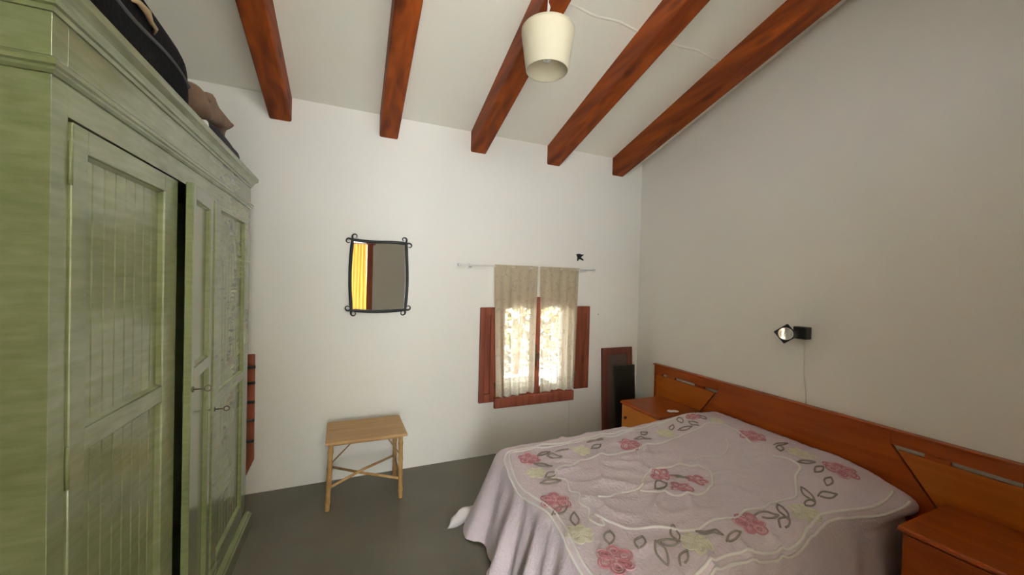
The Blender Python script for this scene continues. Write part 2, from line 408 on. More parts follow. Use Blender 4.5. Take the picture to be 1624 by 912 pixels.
# interior shutters, folded open against the wall
def shutter(x0, x1, z0, z1, label):
    t = thing('window_shutter', label, 'shutter', ((x0 + x1) / 2, YF - .012, z0), 'open window shutters')
    bm = nb(); y0, y1 = YF - .034, YF - .004; s = .045
    box(bm, x0, x0 + s, y0, y1, z0, z1); box(bm, x1 - s, x1, y0, y1, z0, z1)
    for a, b in ((z0, z0 + .08), (z1 - .07, z1)): box(bm, x0 + s, x1 - s, y0, y1, a, b)
    obj('shutter_frame', bm, DARKW, t, bevel=.004)
    bm = nb(); box(bm, x0 + s, x1 - s, y0 + .012, y1 - .004, z0 + .08, z1 - .07); obj('shutter_panel', bm, DARKW, t, bevel=.003)
    xe = x1 if x1 < 1.5 else x0
    for z in (z0 + .12, z1 - .14):
        bm = nb(); tube(bm, [(xe, y0 - .004, z), (xe, y0 - .004, z + .06)], .007); obj('hinge', bm, BRASS, t)


shutter(1.075, 1.222, .50, 1.375, 'reddish brown wooden shutter open on the left of the window')
shutter(2.090, 2.255, .545, 1.385, 'reddish brown wooden shutter open on the right of the window')

# curtain rod
YC = 3.185
t = thing('curtain_rod', 'thin white curtain rod on brackets above the window', 'curtain rod', (1.55, YF, 1.745))
bm = nb(); tube(bm, [(.862, YC, 1.752), (2.235, YC, 1.752)], .006, 10); obj('rod', bm, WHITE, t)
for x, d in ((.862, -1), (2.235, 1)):
    bm = nb(); lathe(bm, [(.001, d * -.003), (.007, 0), (.010, d * .008), (.014, d * .016), (.011, d * .026), (.001, d * .032)], 16, (x, YC, 1.752), axis='X'); obj('finial', bm, WHITE, t)
for x in (.965, 2.155):
    bm = nb(); box(bm, x - .012, x + .012, YF - .006, YF + .002, 1.725, 1.775); tube(bm, [(x, YF - .004, 1.74), (x, YC + .02, 1.737), (x, YC, 1.741), (x, YC - .010, 1.748), (x, YC - .011, 1.758)], .0045, 8)
    obj('bracket', bm, WHITE, t)


def curtain(x0t, x1t, x0b, x1b, zb, label, seed, zdip=0):
    random.seed(seed)
    bm = nb(); nx, nz = 110, 90; zt_ = 1.768; ph = random.random() * 6
    grid = []
    for j in range(nz + 1):
        v = j / nz; row = []
        for i in range(nx + 1):
            uu = i / nx
            x = (x0t + (x1t - x0t) * uu) * (1 - v) + (x0b + (x1b - x0b) * uu) * v
            zbb = zb + zdip * uu + .006 * abs(math.sin(uu * 24)) + .006 * math.sin(uu * 9 + ph)
            z = zt_ + (zbb - zt_) * v
            amp = .004 + .013 * min(1, v * 1.6)
            y = YC + amp * (math.sin(uu * 30 + ph + .6 * math.sin(v * 3)) + .5 * math.sin(uu * 13 + ph * 2)) - .006
            if v < .012: y = YC - .007 + (.012 * 0)
            row.append(bm.verts.new((x, y, z)))
        grid.append(row)
    for j in range(nz):
        for i in range(nx):
            bm.faces.new((grid[j][i], grid[j][i + 1], grid[j + 1][i + 1], grid[j + 1][i])).smooth = True
    # rod pocket at the top and folded side hems give the cloth its doubled edges
    for zz, k in ((1.735, .0), ):
        pts = [(x0t + (x1t - x0t) * i / 40, YC - .013, zz) for i in range(41)]
        tube(bm, pts, .0015, 5)
    o = obj('lace_curtain', bm, LACE, weld=False); recentre(o, ((x0t + x1t) / 2, YC, zb))
    return tag(o, label, 'curtain', 'lace curtains on the window rod')


curtain(1.176, 1.612, 1.222, 1.602, .553, 'left panel of the cream lace curtains, hanging slightly lower', 3, .02)
curtain(1.634, 2.070, 1.662, 2.052, .570, 'right panel of the cream lace curtains, nearer the corner', 5, 0)

# thin cable down the wall from the window
bm = nb(); tube(bm, [(2.052, YF - .004, .44), (2.050, YF - .004, .3), (2.051, YF - .004, .12), (2.050, YF - .004, .01)], .0035, 6)
tag(obj('wall_cable', bm, WHITE), 'thin white cable running down the wall below the window', 'cable')

# ------------------------------------------------------------------ balcony door behind the camera
dr = bpy.data.objects.new('door_1', None); COL.objects.link(dr); dr['kind'] = 'structure'; dr.location = ((DX0 + DX1) / 2, YB, 0)
bm = nb(); y0, y1 = YB - .10, YB + .015
box(bm, DX0 - .06, DX0 + .03, y0, y1, 0, DZ + .05); box(bm, DX1 - .03, DX1 + .065, y0, y1, 0, DZ + .05); box(bm, DX0 + .03, DX1 - .03, y0, y1, DZ - .03, DZ + .05)
obj('door_frame', bm, FRAMEW, dr, bevel=.005)
# yellow curtain on the door, seen in the mirror
bm = nb(); nx, nz = 90, 12; g = []
for j in range(nz + 1):
    row = []
    for i in range(nx + 1):
        uu = i / nx; v = j / nz
        row.append(bm.verts.new((.40 + .265 * uu + .008 * math.sin(v * 4 + uu * 5), YB + .045 + .020 * math.sin(uu * 30 + .8 * math.sin(v * 3)), 2.2 - 2.16 * v)))
    g.append(row)
for j in range(nz):
    for i in range(nx): bm.faces.new((g[j][i], g[j][i + 1], g[j + 1][i + 1], g[j + 1][i])).smooth = True
o = obj('door_curtain', bm, YELLOWC, weld=False); recentre(o, (.53, YB + .045, 2.2)); tag(o, 'bright yellow curtain seen reflected in the wall mirror', 'curtain')
t = thing('door_curtain_rod', 'curtain rod above the doorway, behind the viewer', 'curtain rod', (.24, YB, 2.21))
bm = nb(); tube(bm, [(-.24, YB + .05, 2.21), (.80, YB + .05, 2.21)], .011, 10); obj('rod', bm, FRAMEW, t)
for x in (-.21, .77):
    bm = nb(); tube(bm, [(x, YB - .003, 2.20), (x, YB + .05, 2.205)], .008); obj('bracket', bm, FRAMEW, t)

# ------------------------------------------------------------------ wrought-iron mirror (hangs a few degrees turned)
MC = Vector((.2, YF - .028, 1.637)); th = math.radians(3.6)
mir = thing('wall_mirror', 'rectangular mirror in black wrought iron frame with curled corners', 'mirror', MC)
mir.rotation_euler = (0, 0, th)
hw, hh = .208, .280


def spiral(p, ang, turn, r0, length, n=14):
    """continue from p heading ang, bending ever tighter"""
    pts = []; x, z = p; a = ang; tot = math.radians(230)
    for i in range(n):
        k = i / (n - 1)
        if i < 3:
            ds = .008; a -= turn * .10
        else:
            rr = r0 * (1.15 - .55 * k); ds = rr * tot / (n - 3); a += turn * (tot + .3) / (n - 3)
        x += math.cos(a) * ds; z += math.sin(a) * ds; pts.append((x, z))
    return pts


def bar(p0, p1, bow, w2, t0, t1):
    """side bar from p0 to p1 with bow, ends run past the corner into curls (t0, t1 turn directions)"""
    P0, P1 = Vector(p0), Vector(p1); d = (P1 - P0).normalized(); nrm = Vector((-d.y, d.x)); n = 26
    mid = [tuple(P0 + (P1 - P0) * (i / n) + nrm * (bow * math.sin(PI * i / n) + w2 * math.sin(2 * PI * i / n))) for i in range(n + 1)]
    a1 = math.atan2(mid[-1][1] - mid[-2][1], mid[-1][0] - mid[-2][0]); a0 = math.atan2(mid[0][1] - mid[1][1], mid[0][0] - mid[1][0])
    e1 = spiral(mid[-1], a1, t1, .0215, 0); e0 = spiral(mid[0], a0, t0, .0215, 0)
    pts = e0[::-1] + mid + e1; R = [.0028 + .0060 * (i / 14) ** 1.2 for i in range(14)] + [.0100, .0118] + [.0132] * (len(mid) - 4) + [.0118, .0100] + [.0088 - .0060 * (i / 13) ** .8 for i in range(14)]
    return [(p[0], 0, p[1]) for p in pts], R


for nm, a in (('top_bar', ((-hw, hh), (hw, hh - .004), -.004, -.005, 1, -1)), ('bottom_bar', ((-hw, -hh), (hw, -hh), -.012, 0, -1, 1)),
              ('left_bar', ((-hw, hh), (-hw, -hh), -.014, 0, -1, 1)), ('right_bar', ((hw, hh), (hw, -hh), .012, -.002, 1, -1))):
    pts, R = bar(*a); bm = nb(); tube(bm, pts, R, 10)
    o = obj(nm, bm, IRON); o.parent = mir
bm = nb(); box(bm, -hw - .005, hw + .005, .002, .010, -hh - .005, hh + .003); o = obj('mirror_glass', bm, MIRROR); o.parent = mir

# ------------------------------------------------------------------ small wall ornaments
bm = nb()
out = [(-.055, .03), (-.03, .036), (0, .038), (.03, .030), (.058, .034), (.055, .022), (.028, .010), (.022, -.008), (.045, -.016), (.065, -.034), (.05, -.038), (.02, -.026),
       (-.008, -.022), (-.02, -.034), (-.028, -.05), (-.036, -.036), (-.034, -.012), (-.04, .01)]
prism(bm, [(x * .78, z * .9) for x, z in out], 'Y', -.012, .0)
o = obj('bird_ornament', bm, IRON, bevel=.003); o.location = (2.128, YF - .001, 1.886)
tag(o, 'small black metal bird shaped ornament above the right end of the curtain rod', 'wall ornament')
bm = nb(); lathe(bm, [(.001, -.022), (.009, -.018), (.012, -.010), (.008, -.004), (.005, .002)], 12, axis='Y')
o = obj('wall_hook', bm, WHITE); o.location = (2.374, YF, 1.302); tag(o, 'tiny pale wall hook to the right of the window', 'hook')

# ------------------------------------------------------------------ brown rack behind the wardrobe
t = thing('wooden_rack', 'narrow brown wooden rack with dark pegs beside the wardrobe', 'rack', (-.75, YF, .15))
bm = nb(); prism(bm, [(-.86, 1.035), (-.650, 1.035), (-.645, .26), (-.695, .14), (-.86, .10)], 'Y', YF - .03, YF - .002)
obj('back_board', bm, DARKW, t, bevel=.003)
for z in (.945, .83, .69, .555, .405):
    bm = nb(); tube(bm, [(-.86, YF - .037, z), (-.65, YF - .037, z)], .011, 8); lathe(bm, [(.001, 0), (.013, 0), (.013, .008), (.001, .010)], 12, (-.651, YF - .037, z), axis='X')
    obj('peg_rail', bm, BLACKPANEL, t)

# ------------------------------------------------------------------ green wardrobe
XF = -.60; XBk = XL + .02
Y0, Y1 = 1.13, 2.815
wd = thing('wardrobe', 'large pale green painted wardrobe with three panelled doors', 'wardrobe', (-.95, (Y0 + Y1) / 2, 0))
bm = nb()
box(bm, XBk, XBk + .02, Y0, Y1, .06, 2.17)                       # back
box(bm, XBk, XF - .03, Y0 + .03, Y1 - .03, .10, .13); box(bm, XBk, XF - .03, Y0 + .03, Y1 - .03, 2.02, 2.05)
box(bm, XBk, XF, Y1 - .028, Y1, .04, 2.17)                       # far side
# near side: frame and sunk panel
box(bm, XF - .085, XF, Y0, Y0 + .05, .04, 2.17); box(bm, XBk, XBk + .10, Y0, Y0 + .03, .04, 2.17)
box(bm, XBk + .10, XF - .085, Y0, Y0 + .03, .04, .30); box(bm, XBk + .10, XF - .085, Y0, Y0 + .03, 1.93, 2.17)
box(bm, XBk + .10, XF - .085, Y0 + .014, Y0 + .024, .30, 1.93)
# front face frame
box(bm, XF - .025, XF, Y0 + .05, 1.182, .12, 1.952); box(bm, XF - .025, XF, Y0 + .05, Y1 - .028, 1.952, 2.17)
box(bm, XF - .045, XF - .02, 1.73, 1.80, .12, 1.952); box(bm, XF - .025, XF, 2.137, 2.158, .12, 1.952); box(bm, XF - .025, XF, 2.735, Y1 - .028, .12, 1.952)
box(bm, XF - .025, XF, Y0 + .05, Y1 - .028, .04, .135)
obj('carcass', bm, GREEN, wd, bevel=.004)
# mouldings that run round the front and the near side: profile swept along an L path
def mould(prof, name):
    bm = nb()
    path = [((XBk, Y0), (0, -1)), ((XF, Y0), (1, -1)), ((XF, Y1), (1, 1)), ((XBk, Y1), (0, 1))]
    rings = []
    for (x, y), (nx_, ny_) in path: rings.append([bm.verts.new((x + nx_ * o_, y + ny_ * o_, z)) for o_, z in prof])
    n = len(prof)
    for A, B in zip(rings, rings[1:]):
        for j in range(n): bm.faces.new((A[j], A[(j + 1) % n], B[(j + 1) % n], B[j]))
    bm.faces.new(rings[0]); bm.faces.new(rings[-1][::-1])
    return obj(name, bm, GREEN, wd)


mould([(-.02, 2.155), (.004, 2.155), (.006, 2.165), (.012, 2.168), (.014, 2.178), (.018, 2.188), (.026, 2.196), (.034, 2.202), (.036, 2.222), (-.02, 2.222)], 'cornice')
mould([(-.01, 2.022), (.004, 2.024), (.010, 2.030), (.010, 2.036), (.015, 2.040), (.015, 2.050), (.008, 2.058), (.002, 2.062), (-.01, 2.062)], 'frieze_moulding')
mould([(-.01, 0), (.030, 0), (.030, .085), (.022, .092), (.022, .100), (.010, .112), (-.01, .116)], 'plinth')
bm = nb(); box(bm, XBk, XF + .02, Y0, Y1, 2.20, 2.218); obj('top_board', bm, GREEN, wd)


def wdoor(y0, y1, z0, z1, sl, sr, rail, rh, grooves, ajar=0, hinge='far', key=None, tr=.06):
    """door built in its own frame: origin at the hinge edge, y running to the other edge"""
    th_ = .024; W_ = y1 - y0
    bm = nb()
    box(bm, 0, th_, 0, sl, z0, z1); box(bm, 0, th_, W_ - sr, W_, z0, z1)
    for a, b in ((z0, z0 + .09), (rail - rh / 2, rail + rh / 2), (z1 - tr, z1)): box(bm, 0, th_, sl, W_ - sr, a, b)
    def place(o):
        if ajar:
            # swing about the far edge
            M_ = Matrix.Translation((XF - .020, y1, 0)) @ Matrix.Rotation(math.radians(ajar), 4, 'Z') @ Matrix.Translation((0, -W_, 0))
        else: M_ = Matrix.Translation((XF - .018, y0, 0))
        o.data.transform(M_)
        return o
    d = place(obj('door', bm, GREEN, wd, bevel=.003))
    pw = W_ - sl - sr
    for a, b, nm in ((rail + rh / 2, z1 - tr, 'upper_panel'), (z0 + .09, rail - rh / 2, 'lower_panel')):
        bm = nb(); n = grooves; bw = pw / n
        for i in range(n):
            ya, yb = sl + i * bw, sl + (i + 1) * bw; g_ = .0035 if n > 1 else 0
            pts = [(0.002, ya), (.008 - g_ * 1.1, ya), (.008, ya + g_), (.008, yb - g_), (.008 - g_ * 1.1, yb), (0.002, yb)]
            prism(bm, pts, 'Z', a - .004, b + .004)
        o = place(obj(nm, bm, GREEN)); o.parent = d
        # bevelled bead round the panel
        bm = nb(); s = .010
        for q in ((sl, sl + s, a, b), (sl + pw - s, sl + pw, a, b)): prism(bm, [(.006, q[0]), (.018, q[0]), (.006, q[1])] if q[0] == sl else [(.006, q[0]), (.018, q[1]), (.006, q[1])], 'Z', q[2], q[3])
        for q in ((a, a + s), (b - s, b)): prism(bm, [(.006, q[0]), (.018, q[0]), (.006, q[1])] if q[0] == a else [(.006, q[0]), (.018, q[1]), (.006, q[1])], 'Y', sl, sl + pw)
        o = place(obj('panel_bead', bm, GREEN)); o.parent = d
    if key:
        ky, kz = key; bm = nb()
        lathe(bm, [(.001, .003), (.011, .003), (.011, 0), (.009, -.001)], 14, (th_, ky, kz), axis='X')
        tube(bm, [(th_, ky, kz), (th_ + .034, ky, kz)], .0032, 8)
        tube(bm, [(th_ + .046 + .011 * math.cos(a_ * PI / 8), ky, kz + .011 * math.sin(a_ * PI / 8)) for a_ in range(16)], .0028, 6, closed=True)
        o = place(obj('door_key', bm, BRASS)); o.parent = d; o['label'] = 'small dark metal key'
    return d


wdoor(1.186, 1.745, .138, 1.944, .056, .10, 1.193, .056, 8)
wdoor(1.768, 2.133, .138, 1.950, .045, .052, 1.215, .05, 1, ajar=6.3, key=(.03, 1.162), tr=.055)
wdoor(2.162, 2.732, .138, 1.950, .075, .05, 1.012, .05, 9, key=(.03, .965), tr=.03)
for z in (1.80, .35, 1.1):
    bm = nb(); tube(bm, [(XF + .003, 1.186, z), (XF + .003, 1.186, z + .10)], .0045, 8); obj('hinge', bm, GREEN, wd)

# ------------------------------------------------------------------ things on top of the wardrobe
ZT = 2.222


def soft(bm, c, s, e=4.0, n=48, m_=30, amp=.01, fr=4, seed=0, zsq=None, mi=0, flat=True):
    """rounded, slightly crumpled box (superellipsoid) with a flat underside"""
    rows = []
    for j in range(m_ + 1):
        ph = -PI / 2 + PI * j / m_; row = []
        for i in range(n):
            la = 2 * PI * i / n
            sg = lambda v, p: math.copysign(abs(v) ** p, v)
            p = Vector((sg(math.cos(ph), 2 / e) * sg(math.cos(la), 2 / e), sg(math.cos(ph), 2 / e) * sg(math.sin(la), 2 / e), sg(math.sin(ph), 2 / e)))
            q = Vector((p.x * s[0], p.y * s[1], p.z * s[2]))
            d = noise.noise_vector(q * fr + Vector((seed, seed * 2, 0))) * amp
            q = q + d
            if flat: q.z = max(q.z, -s[2])
            if zsq: q.z = -s[2] + (q.z + s[2]) * zsq(q)
            row.append(bm.verts.new(q + Vector(c)))
        rows.append(row)
    for a, b in zip(rows, rows[1:]):
        for i in range(n):
            fc = bm.faces.new((a[i], a[(i + 1) % n], b[(i + 1) % n], b[i])); fc.smooth = True; fc.material_index = mi


bag = thing('travel_bag', 'black soft travel bag with tan handle on top of the green wardrobe', 'bag', (-.93, 1.47, ZT))
bm = nb(); soft(bm, (-.93, 1.53, ZT + .158), (.29, .585, .158), 6, amp=.012, seed=3)
obj('bag_body', bm, BAG, bag)
bm = nb()
tube(bm, [(-.642 - .00002 * max(0, k - 22) ** 3, 1.06 + .94 * k / 30, ZT + .175 + .010 * math.sin(k * .33)) for k in range(31)], .008, 8)
obj('zip', bm, GREYT, bag)
bm = nb()
tube(bm, [(-.645, 1.52, ZT + .215), (-.628, 1.54, ZT + .222), (-.622, 1.58, ZT + .218), (-.624, 1.61, ZT + .205), (-.626, 1.65, ZT + .206), (-.646, 1.68, ZT + .198)], [.005, .008, .011, .007, .006, .004], 8)
obj('handle', bm, TANL, bag)['label'] = 'tan leather handle'
bm = nb(); tube(bm, [(-.650, 1.12 + .0069 * k, ZT + .240 + .006 * math.sin(k * .1)) for k in range(120)], .006, 6); obj('piping', bm, BAG, bag)

bm = nb(); soft(bm, (-.80, 2.47, ZT + .066), (.178, .34, .066), 4, amp=.016, fr=7, seed=8)
o = obj('folded_cloth', bm, NAVYC); recentre(o, (-.80, 2.44, ZT)); tag(o, 'dark navy folded cloth under the brown crumpled bag on the wardrobe', 'cloth')
bm = nb()
soft(bm, (-.80, 2.46, ZT + .152 + .066), (.150, .30, .070), 3.0, n=80, m_=50, amp=.055, fr=8, seed=21, zsq=lambda q: 1 - .22 * min(1, max(0, (q.y + .05) / .34)))
brown = thing('crumpled_bag', 'brown crumpled soft bag on dark cloth at the far wardrobe end', 'bag', (-.79, 2.44, ZT + .11))
obj('bag_body', bm, BROWNL, brown)
bm = nb(); tube(bm, [(-.71 + .03 * math.sin(k * .3), 2.24 + .024 * k, ZT + .244 + .016 * math.sin(k * .52)) for k in range(17)], .012, 8); obj('strap', bm, BROWNL, brown)
bm = nb(); soft(bm, (-.640, 2.140, ZT + .045), (.018, .010, .045), 4, n=16, m_=10, amp=.003)
o = obj('white_packet', bm, WHITE); recentre(o, (-.645, 2.135, ZT)); tag(o, 'tiny white packet wedged between the two bags on the wardrobe', 'packet')

# ------------------------------------------------------------------ cane side table
st = thing('side_table', 'small rectangular cane side table against the back wall', 'side table', (.115, 2.98, 0))
bm = nb(); prism(bm, [(-.150, 2.775), (.385, 2.765), (.372, 3.18), (-.160, 3.185)], 'Z', .482, .500); obj('table_top', bm, STOOLT, st, bevel=.004)
bm = nb()
LT = [(-.115, 2.81), (.340, 2.80), (.335, 3.150), (-.125, 3.155)]; LB = [(-.135, 2.885 - .03), (.352, 2.865 - .02), (.345, 3.19), (-.140, 3.195)]
for (a, b), (c, d) in zip(LT, LB):
    bm = nb(); pts = [Vector((a, b, .48)).lerp(Vector((c, d, 0)), k / 24) for k in range(25)]
    R = [.0155 + (.0035 if k % 6 == 3 else 0) for k in range(25)]
    tube(bm, pts, R, 12); obj('leg', bm, CANE, st)
def at_leg(i, z): return Vector((*LT[i], .48)).lerp(Vector((*LB[i], 0)), (.48 - z) / .48)
for i, j, za, zb_ in ((0, 2, .165, .175), (3, 1, .155, .15)):
    bm = nb(); a, b = at_leg(i, za), at_leg(j, zb_); off = Vector((0, 0, .010 if i == 0 else -.006)); tube(bm, [a, a.lerp(b, .5) + off, b], .0095, 10); obj('cross_stretcher', bm, CANE, st)
for i, j in ((1, 2), (0, 3)):
    bm = nb(); tube(bm, [at_leg(i, .15), at_leg(j, .15)], .008, 8); obj('side_stretcher', bm, CANE, st)
for (i, tx, ty) in ((0, .0, 2.80), (1, .245, 2.795), (3, .0, 3.16), (2, .23, 3.155)):
    bm = nb(); a = at_leg(i, .33); b = Vector((tx + (.02 if i in (0, 3) else 0), ty, .483)); tube(bm, [a, b], .005, 8); obj('brace', bm, SPLINT, st)
for i, j in ((0, 1), (1, 2), (2, 3), (3, 0)):
    bm = nb(); tube(bm, [Vector((*LT[i], .472)), Vector((*LT[j], .472))], .010, 8); obj('apron_rail', bm, CANE, st)

# ------------------------------------------------------------------ framed board and black panel leaning in the corner
def lean(o, pivot, ang):
    o.data.transform(Matrix.Translation(pivot) @ Matrix.Rotation(ang, 4, 'X') @ Matrix.Translation(-Vector(pivot)))
    return o


bd = thing('leaning_frame', 'red brown wooden framed board leaning on the back wall in the corner', 'framed board', (2.62, 3.2, 0))
piv = (2.6, 3.19, 0); an = -math.radians(3.2)
bm = nb(); x0, x1, zt2, s = 2.418, 2.815, .945, .07
box(bm, x0, x0 + s, 3.19, 3.212, 0, zt2); box(bm, x1 - s, x1, 3.19, 3.212, 0, zt2); box(bm, x0 + s, x1 - s, 3.19, 3.212, 0, s); box(bm, x0 + s, x1 - s, 3.19, 3.212, zt2 - s, zt2)
lean(obj('board_frame', bm, BOARDW, bd, bevel=.004), piv, an)
bm = nb(); box(bm, x0 + s - .005, x1 - s + .005, 3.197, 3.206, s - .005, zt2 - s + .005); lean(obj('board_panel', bm, GREYPANEL, bd), piv, an)
bm = nb(); box(bm, 2.545, 2.80, 3.135, 3.155, 0, .765); o = lean(obj('black_panel', bm, BLACKPANEL, bevel=.004), (2.6, 3.135, 0), -math.radians(3.2))
recentre(o, (2.67, 3.14, 0)); tag(o, 'plain black panel leaning in front of the framed board', 'panel')

# ------------------------------------------------------------------ pendant lamp
LC = Vector((.93, 1.79, 2.735))
zc = zf(1.79)
pl = thing('pendant_lamp', 'cream tapered fabric pendant lamp hanging below the middle beam', 'pendant lamp', (LC.x, LC.y, zc))
bm = nb(); lathe(bm, [(.1095, 0), (.112, .002), (.140, .195), (.1385, .212), (.1355, .214), (.1350, .198), (.1075, .004), (.1095, 0)], 64, LC)
obj('lamp_shade', bm, SHADE, pl, weld=True)
bm = nb()
tube(bm, [LC + Vector((.109 * math.cos(k * PI / 20), .109 * math.sin(k * PI / 20), .002)) for k in range(40)], .0035, 6, closed=True); obj('shade_rim', bm, SHADE, pl)
bm = nb()
tube(bm, [LC + Vector((.1372 * math.cos(k * PI / 20), .1372 * math.sin(k * PI / 20), .212)) for k in range(40)], .0035, 6, closed=True)
obj('shade_rim', bm, SHADE, pl)
bm = nb()
for k in range(3):
    a = k * 2 * PI / 3 + .4; tube(bm, [LC + Vector((.02 * math.cos(a), .02 * math.sin(a), .19)), LC + Vector((.136 * math.cos(a), .136 * math.sin(a), .205))], .002, 6)
lathe(bm, [(.018, .188), (.022, .190), (.022, .194), (.018, .194)], 20, LC)
obj('shade_spider', bm, WHITE, pl)
bm = nb(); lathe(bm, [(.001, .15), (.017, .15), (.019, .17), (.019, .20), (.010, .215), (.001, .217)], 20, LC); obj('lamp_holder', bm, WHITE, pl)
bm = nb(); lathe(bm, [(.001, .045), (.015, .049), (.027, .065), (.030, .085), (.024, .11), (.014, .13), (.013, .152)], 24, LC); obj('bulb', bm, BULBG, pl)
bm = nb(); tube(bm, [LC + Vector((0, 0, .215)), LC + Vector((.002, 0, .29)), LC + Vector((-.003, 0, .33)), LC + Vector((0, 0, .40)), Vector((LC.x, LC.y, zc + .005))], .0032, 8)
tube(bm, [LC + Vector((.0, 0, .285)), LC + Vector((-.004, -.003, .31)), LC + Vector((.004, -.003, .335)), LC + Vector((-.001, -.001, .36))], [.002, .007, .007, .002], 8)
obj('lamp_cord', bm, WHITE, pl)

# ------------------------------------------------------------------ black wall spotlight
sl = thing('wall_spotlight', 'black cube wall spotlight on the right wall above the headboard', 'wall lamp', (XR, 1.605, 1.31))
bm = nb(); box(bm, 2.845, XR - .001, 1.565, 1.650, 1.265, 1.350); obj('wall_box', bm, BLACK, sl, bevel=.006)
bm = nb(); box(bm, -.050, .050, -.050, .050, -.062, .040)
hd = obj('lamp_head', bm, BLACK, bevel=.006)
dirv = (Vector((0, 0, 1.6)) + Vector((.35, .25, -.1)) - Vector((2.775, 1.675, 1.305))).normalized()
Mh = Matrix.Translation((2.782, 1.658, 1.298)) @ dirv.to_track_quat('Z', 'Y').to_matrix().to_4x4() @ Matrix.Rotation(math.radians(38), 4, 'Z')
hd.data.transform(Mh); hd.parent = sl; hd.matrix_parent_inverse = Matrix.Translation(sl.location).inverted()
bm = nb(); lathe(bm, [(.001, .0405), (.014, .041), (.032, .0425), (.040, .045), (.043, .045), (.043, .038)], 32)
o = obj('reflector', bm, CHROME); o.data.transform(Mh); o.parent = hd
bm = nb(); lathe(bm, [(.001, .052), (.006, .051), (.009, .046), (.010, .040)], 20)
o = obj('bulb', bm, BULBG); o.data.transform(Mh); o.parent = hd
bm = nb(); tube(bm, [(2.85, 1.618, 1.305), (2.815, 1.640, 1.300)], .014, 12); obj('swivel_joint', bm, BLACK, sl)
bm = nb(); tube(bm, [(XR - .006, 1.603, 1.268), (XR - .006, 1.604, 1.18), (XR - .006, 1.606, 1.05), (XR - .006, 1.600, .97), (XR - .006, 1.588, .88), (XR - .006, 1.584, .80)], .0035, 8)
obj('lamp_cable', bm, WHITE, sl)

# ------------------------------------------------------------------ headboard and bed
XH = 2.868                     # headboard face
bed = thing('double_bed', 'double bed with long honey coloured wooden headboard along the right wall', 'bed', (1.9, 1.68, 0))
hb = nb()
ya, yb = .36, 2.965; dA, dB = 2.236, 1.124     # upper ends of the diagonals
zs = .732; zr = .806
# central panel with the rail above, cut on the diagonal
sl2 = (2.494 - 2.236) / (.731 - .453)
pts = [(dA, zs), (dA, zr), (dB, zr), (dB, zs), (dB - (zs - .2) * sl2 * .75, .2), (dA + (zs - .2) * sl2 * .75, .2)]
prism(hb, pts, 'X', XH, XH + .026)
box(hb, XH, XH + .026, dA, yb, zs, zr); box(hb, XH, XH + .026, ya, dB, zs, zr)
hbo = obj('headboard', hb, HEADW, bed, bevel=.003)
bm = nb(); box(bm, XH - .012, XR - .004, ya - .012, yb + .012, zr, zr + .012); o = obj('headboard_cap', bm, HEADW); o.parent = hbo; o.modifiers.new('b', 'BEVEL').width = .004
for sgn, d0, ye in ((1, dA, yb), (-1, dB, ya)):
    bm = nb(); g_ = .007 * sgn
    z1_, z0_ = zs - .024, .20
    pts = [(d0 + g_ + (zs - z1_) * sl2 * sgn, z1_), (ye, z1_), (ye, z0_), (d0 + g_ + (zs - z0_) * sl2 * sgn * .75, z0_)]
    prism(bm, pts, 'X', XH + .002, XH + .022); o = obj('side_panel', bm, HEADW2, bevel=.002); o.parent = hbo
    for q in ((.14, .235), (.465, .565), (.625, .73)):
        bm = nb(); a, b = sorted((d0 + sgn * q[0], d0 + sgn * q[1])); box(bm, XH + .003, XH + .022, a, b, zs - .026, zs + .001)
        o = obj('spacer_block', bm, HEADW); o.parent = hbo
    bm = nb(); a, b = sorted((ye, ye - sgn * .03)); box(bm, XH - .001, XR - .008, a, b, 0, zr); o = obj('headboard_post', bm, HEADW, bevel=.003); o.parent = hbo
for y in (1.10, 2.27):
    bm = nb(); box(bm, .97, XH, y - .012, y + .012, .18, .28); obj('side_rail', bm, HEADW, bed, bevel=.003)
bm = nb(); box(bm, .96, .99, 1.10, 2.27, .18, .28); obj('foot_rail', bm, HEADW, bed, bevel=.003)
for x in (.985, 2.80):
    for y in (1.13, 2.24):
        bm = nb(); box(bm, x - .022, x + .022, y - .022, y + .022, 0, .20); obj('leg', bm, HEADW, bed, bevel=.003)
bm = nb(); soft(bm, (1.91, 1.685, .37), (.94, .595, .088), 9, amp=0); obj('mattress', bm, MATT, bed)


def nightstand(y0, y1, label, front):
    t = thing('nightstand', label, 'nightstand', (2.62, (y0 + y1) / 2, 0), 'nightstands beside the bed')
    x0, x1 = 2.378, 2.862
    bm = nb()
    box(bm, x0 + .012, x1, y0 + .008, y0 + .026, .03, .488); box(bm, x0 + .012, x1, y1 - .026, y1 - .008, .03, .488)
    box(bm, x1 - .012, x1, y0 + .026, y1 - .026, .03, .488); box(bm, x0 + .012, x1 - .012, y0 + .026, y1 - .026, .03, .06)
    box(bm, x0 + .03, x1, y0 + .026, y1 - .026, .255, .265)
    obj('body', bm, HEADW2, t, bevel=.003)
    bm = nb(); prism(bm, [(x0 - .006, .488), (x0 - .012, .494), (x0 - .012, .499), (x0 - .006, .503), (x0 - .006, .506), (x0, .511), (x1, .511), (x1, .488)], 'Y', y0 - .004, y1 + .004)
    obj('top', bm, HEADW, t, bevel=.0015)
    for a, b in ((.268, .482), (.068, .252)):
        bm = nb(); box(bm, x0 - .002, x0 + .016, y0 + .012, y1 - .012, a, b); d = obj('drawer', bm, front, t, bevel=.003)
        bm = nb(); lathe(bm, [(.001, -.026), (.012, -.024), (.015, -.018), (.010, -.010), (.008, 0)], 18, (x0 - .001, y0 + .41 * (1 if y0 > 1 else .2) if y0 > 1 else (y0 + y1) / 2, a + (.107 if a > .2 else .09)), axis='X')
        o = obj('knob', bm, DARKW); o.parent = d


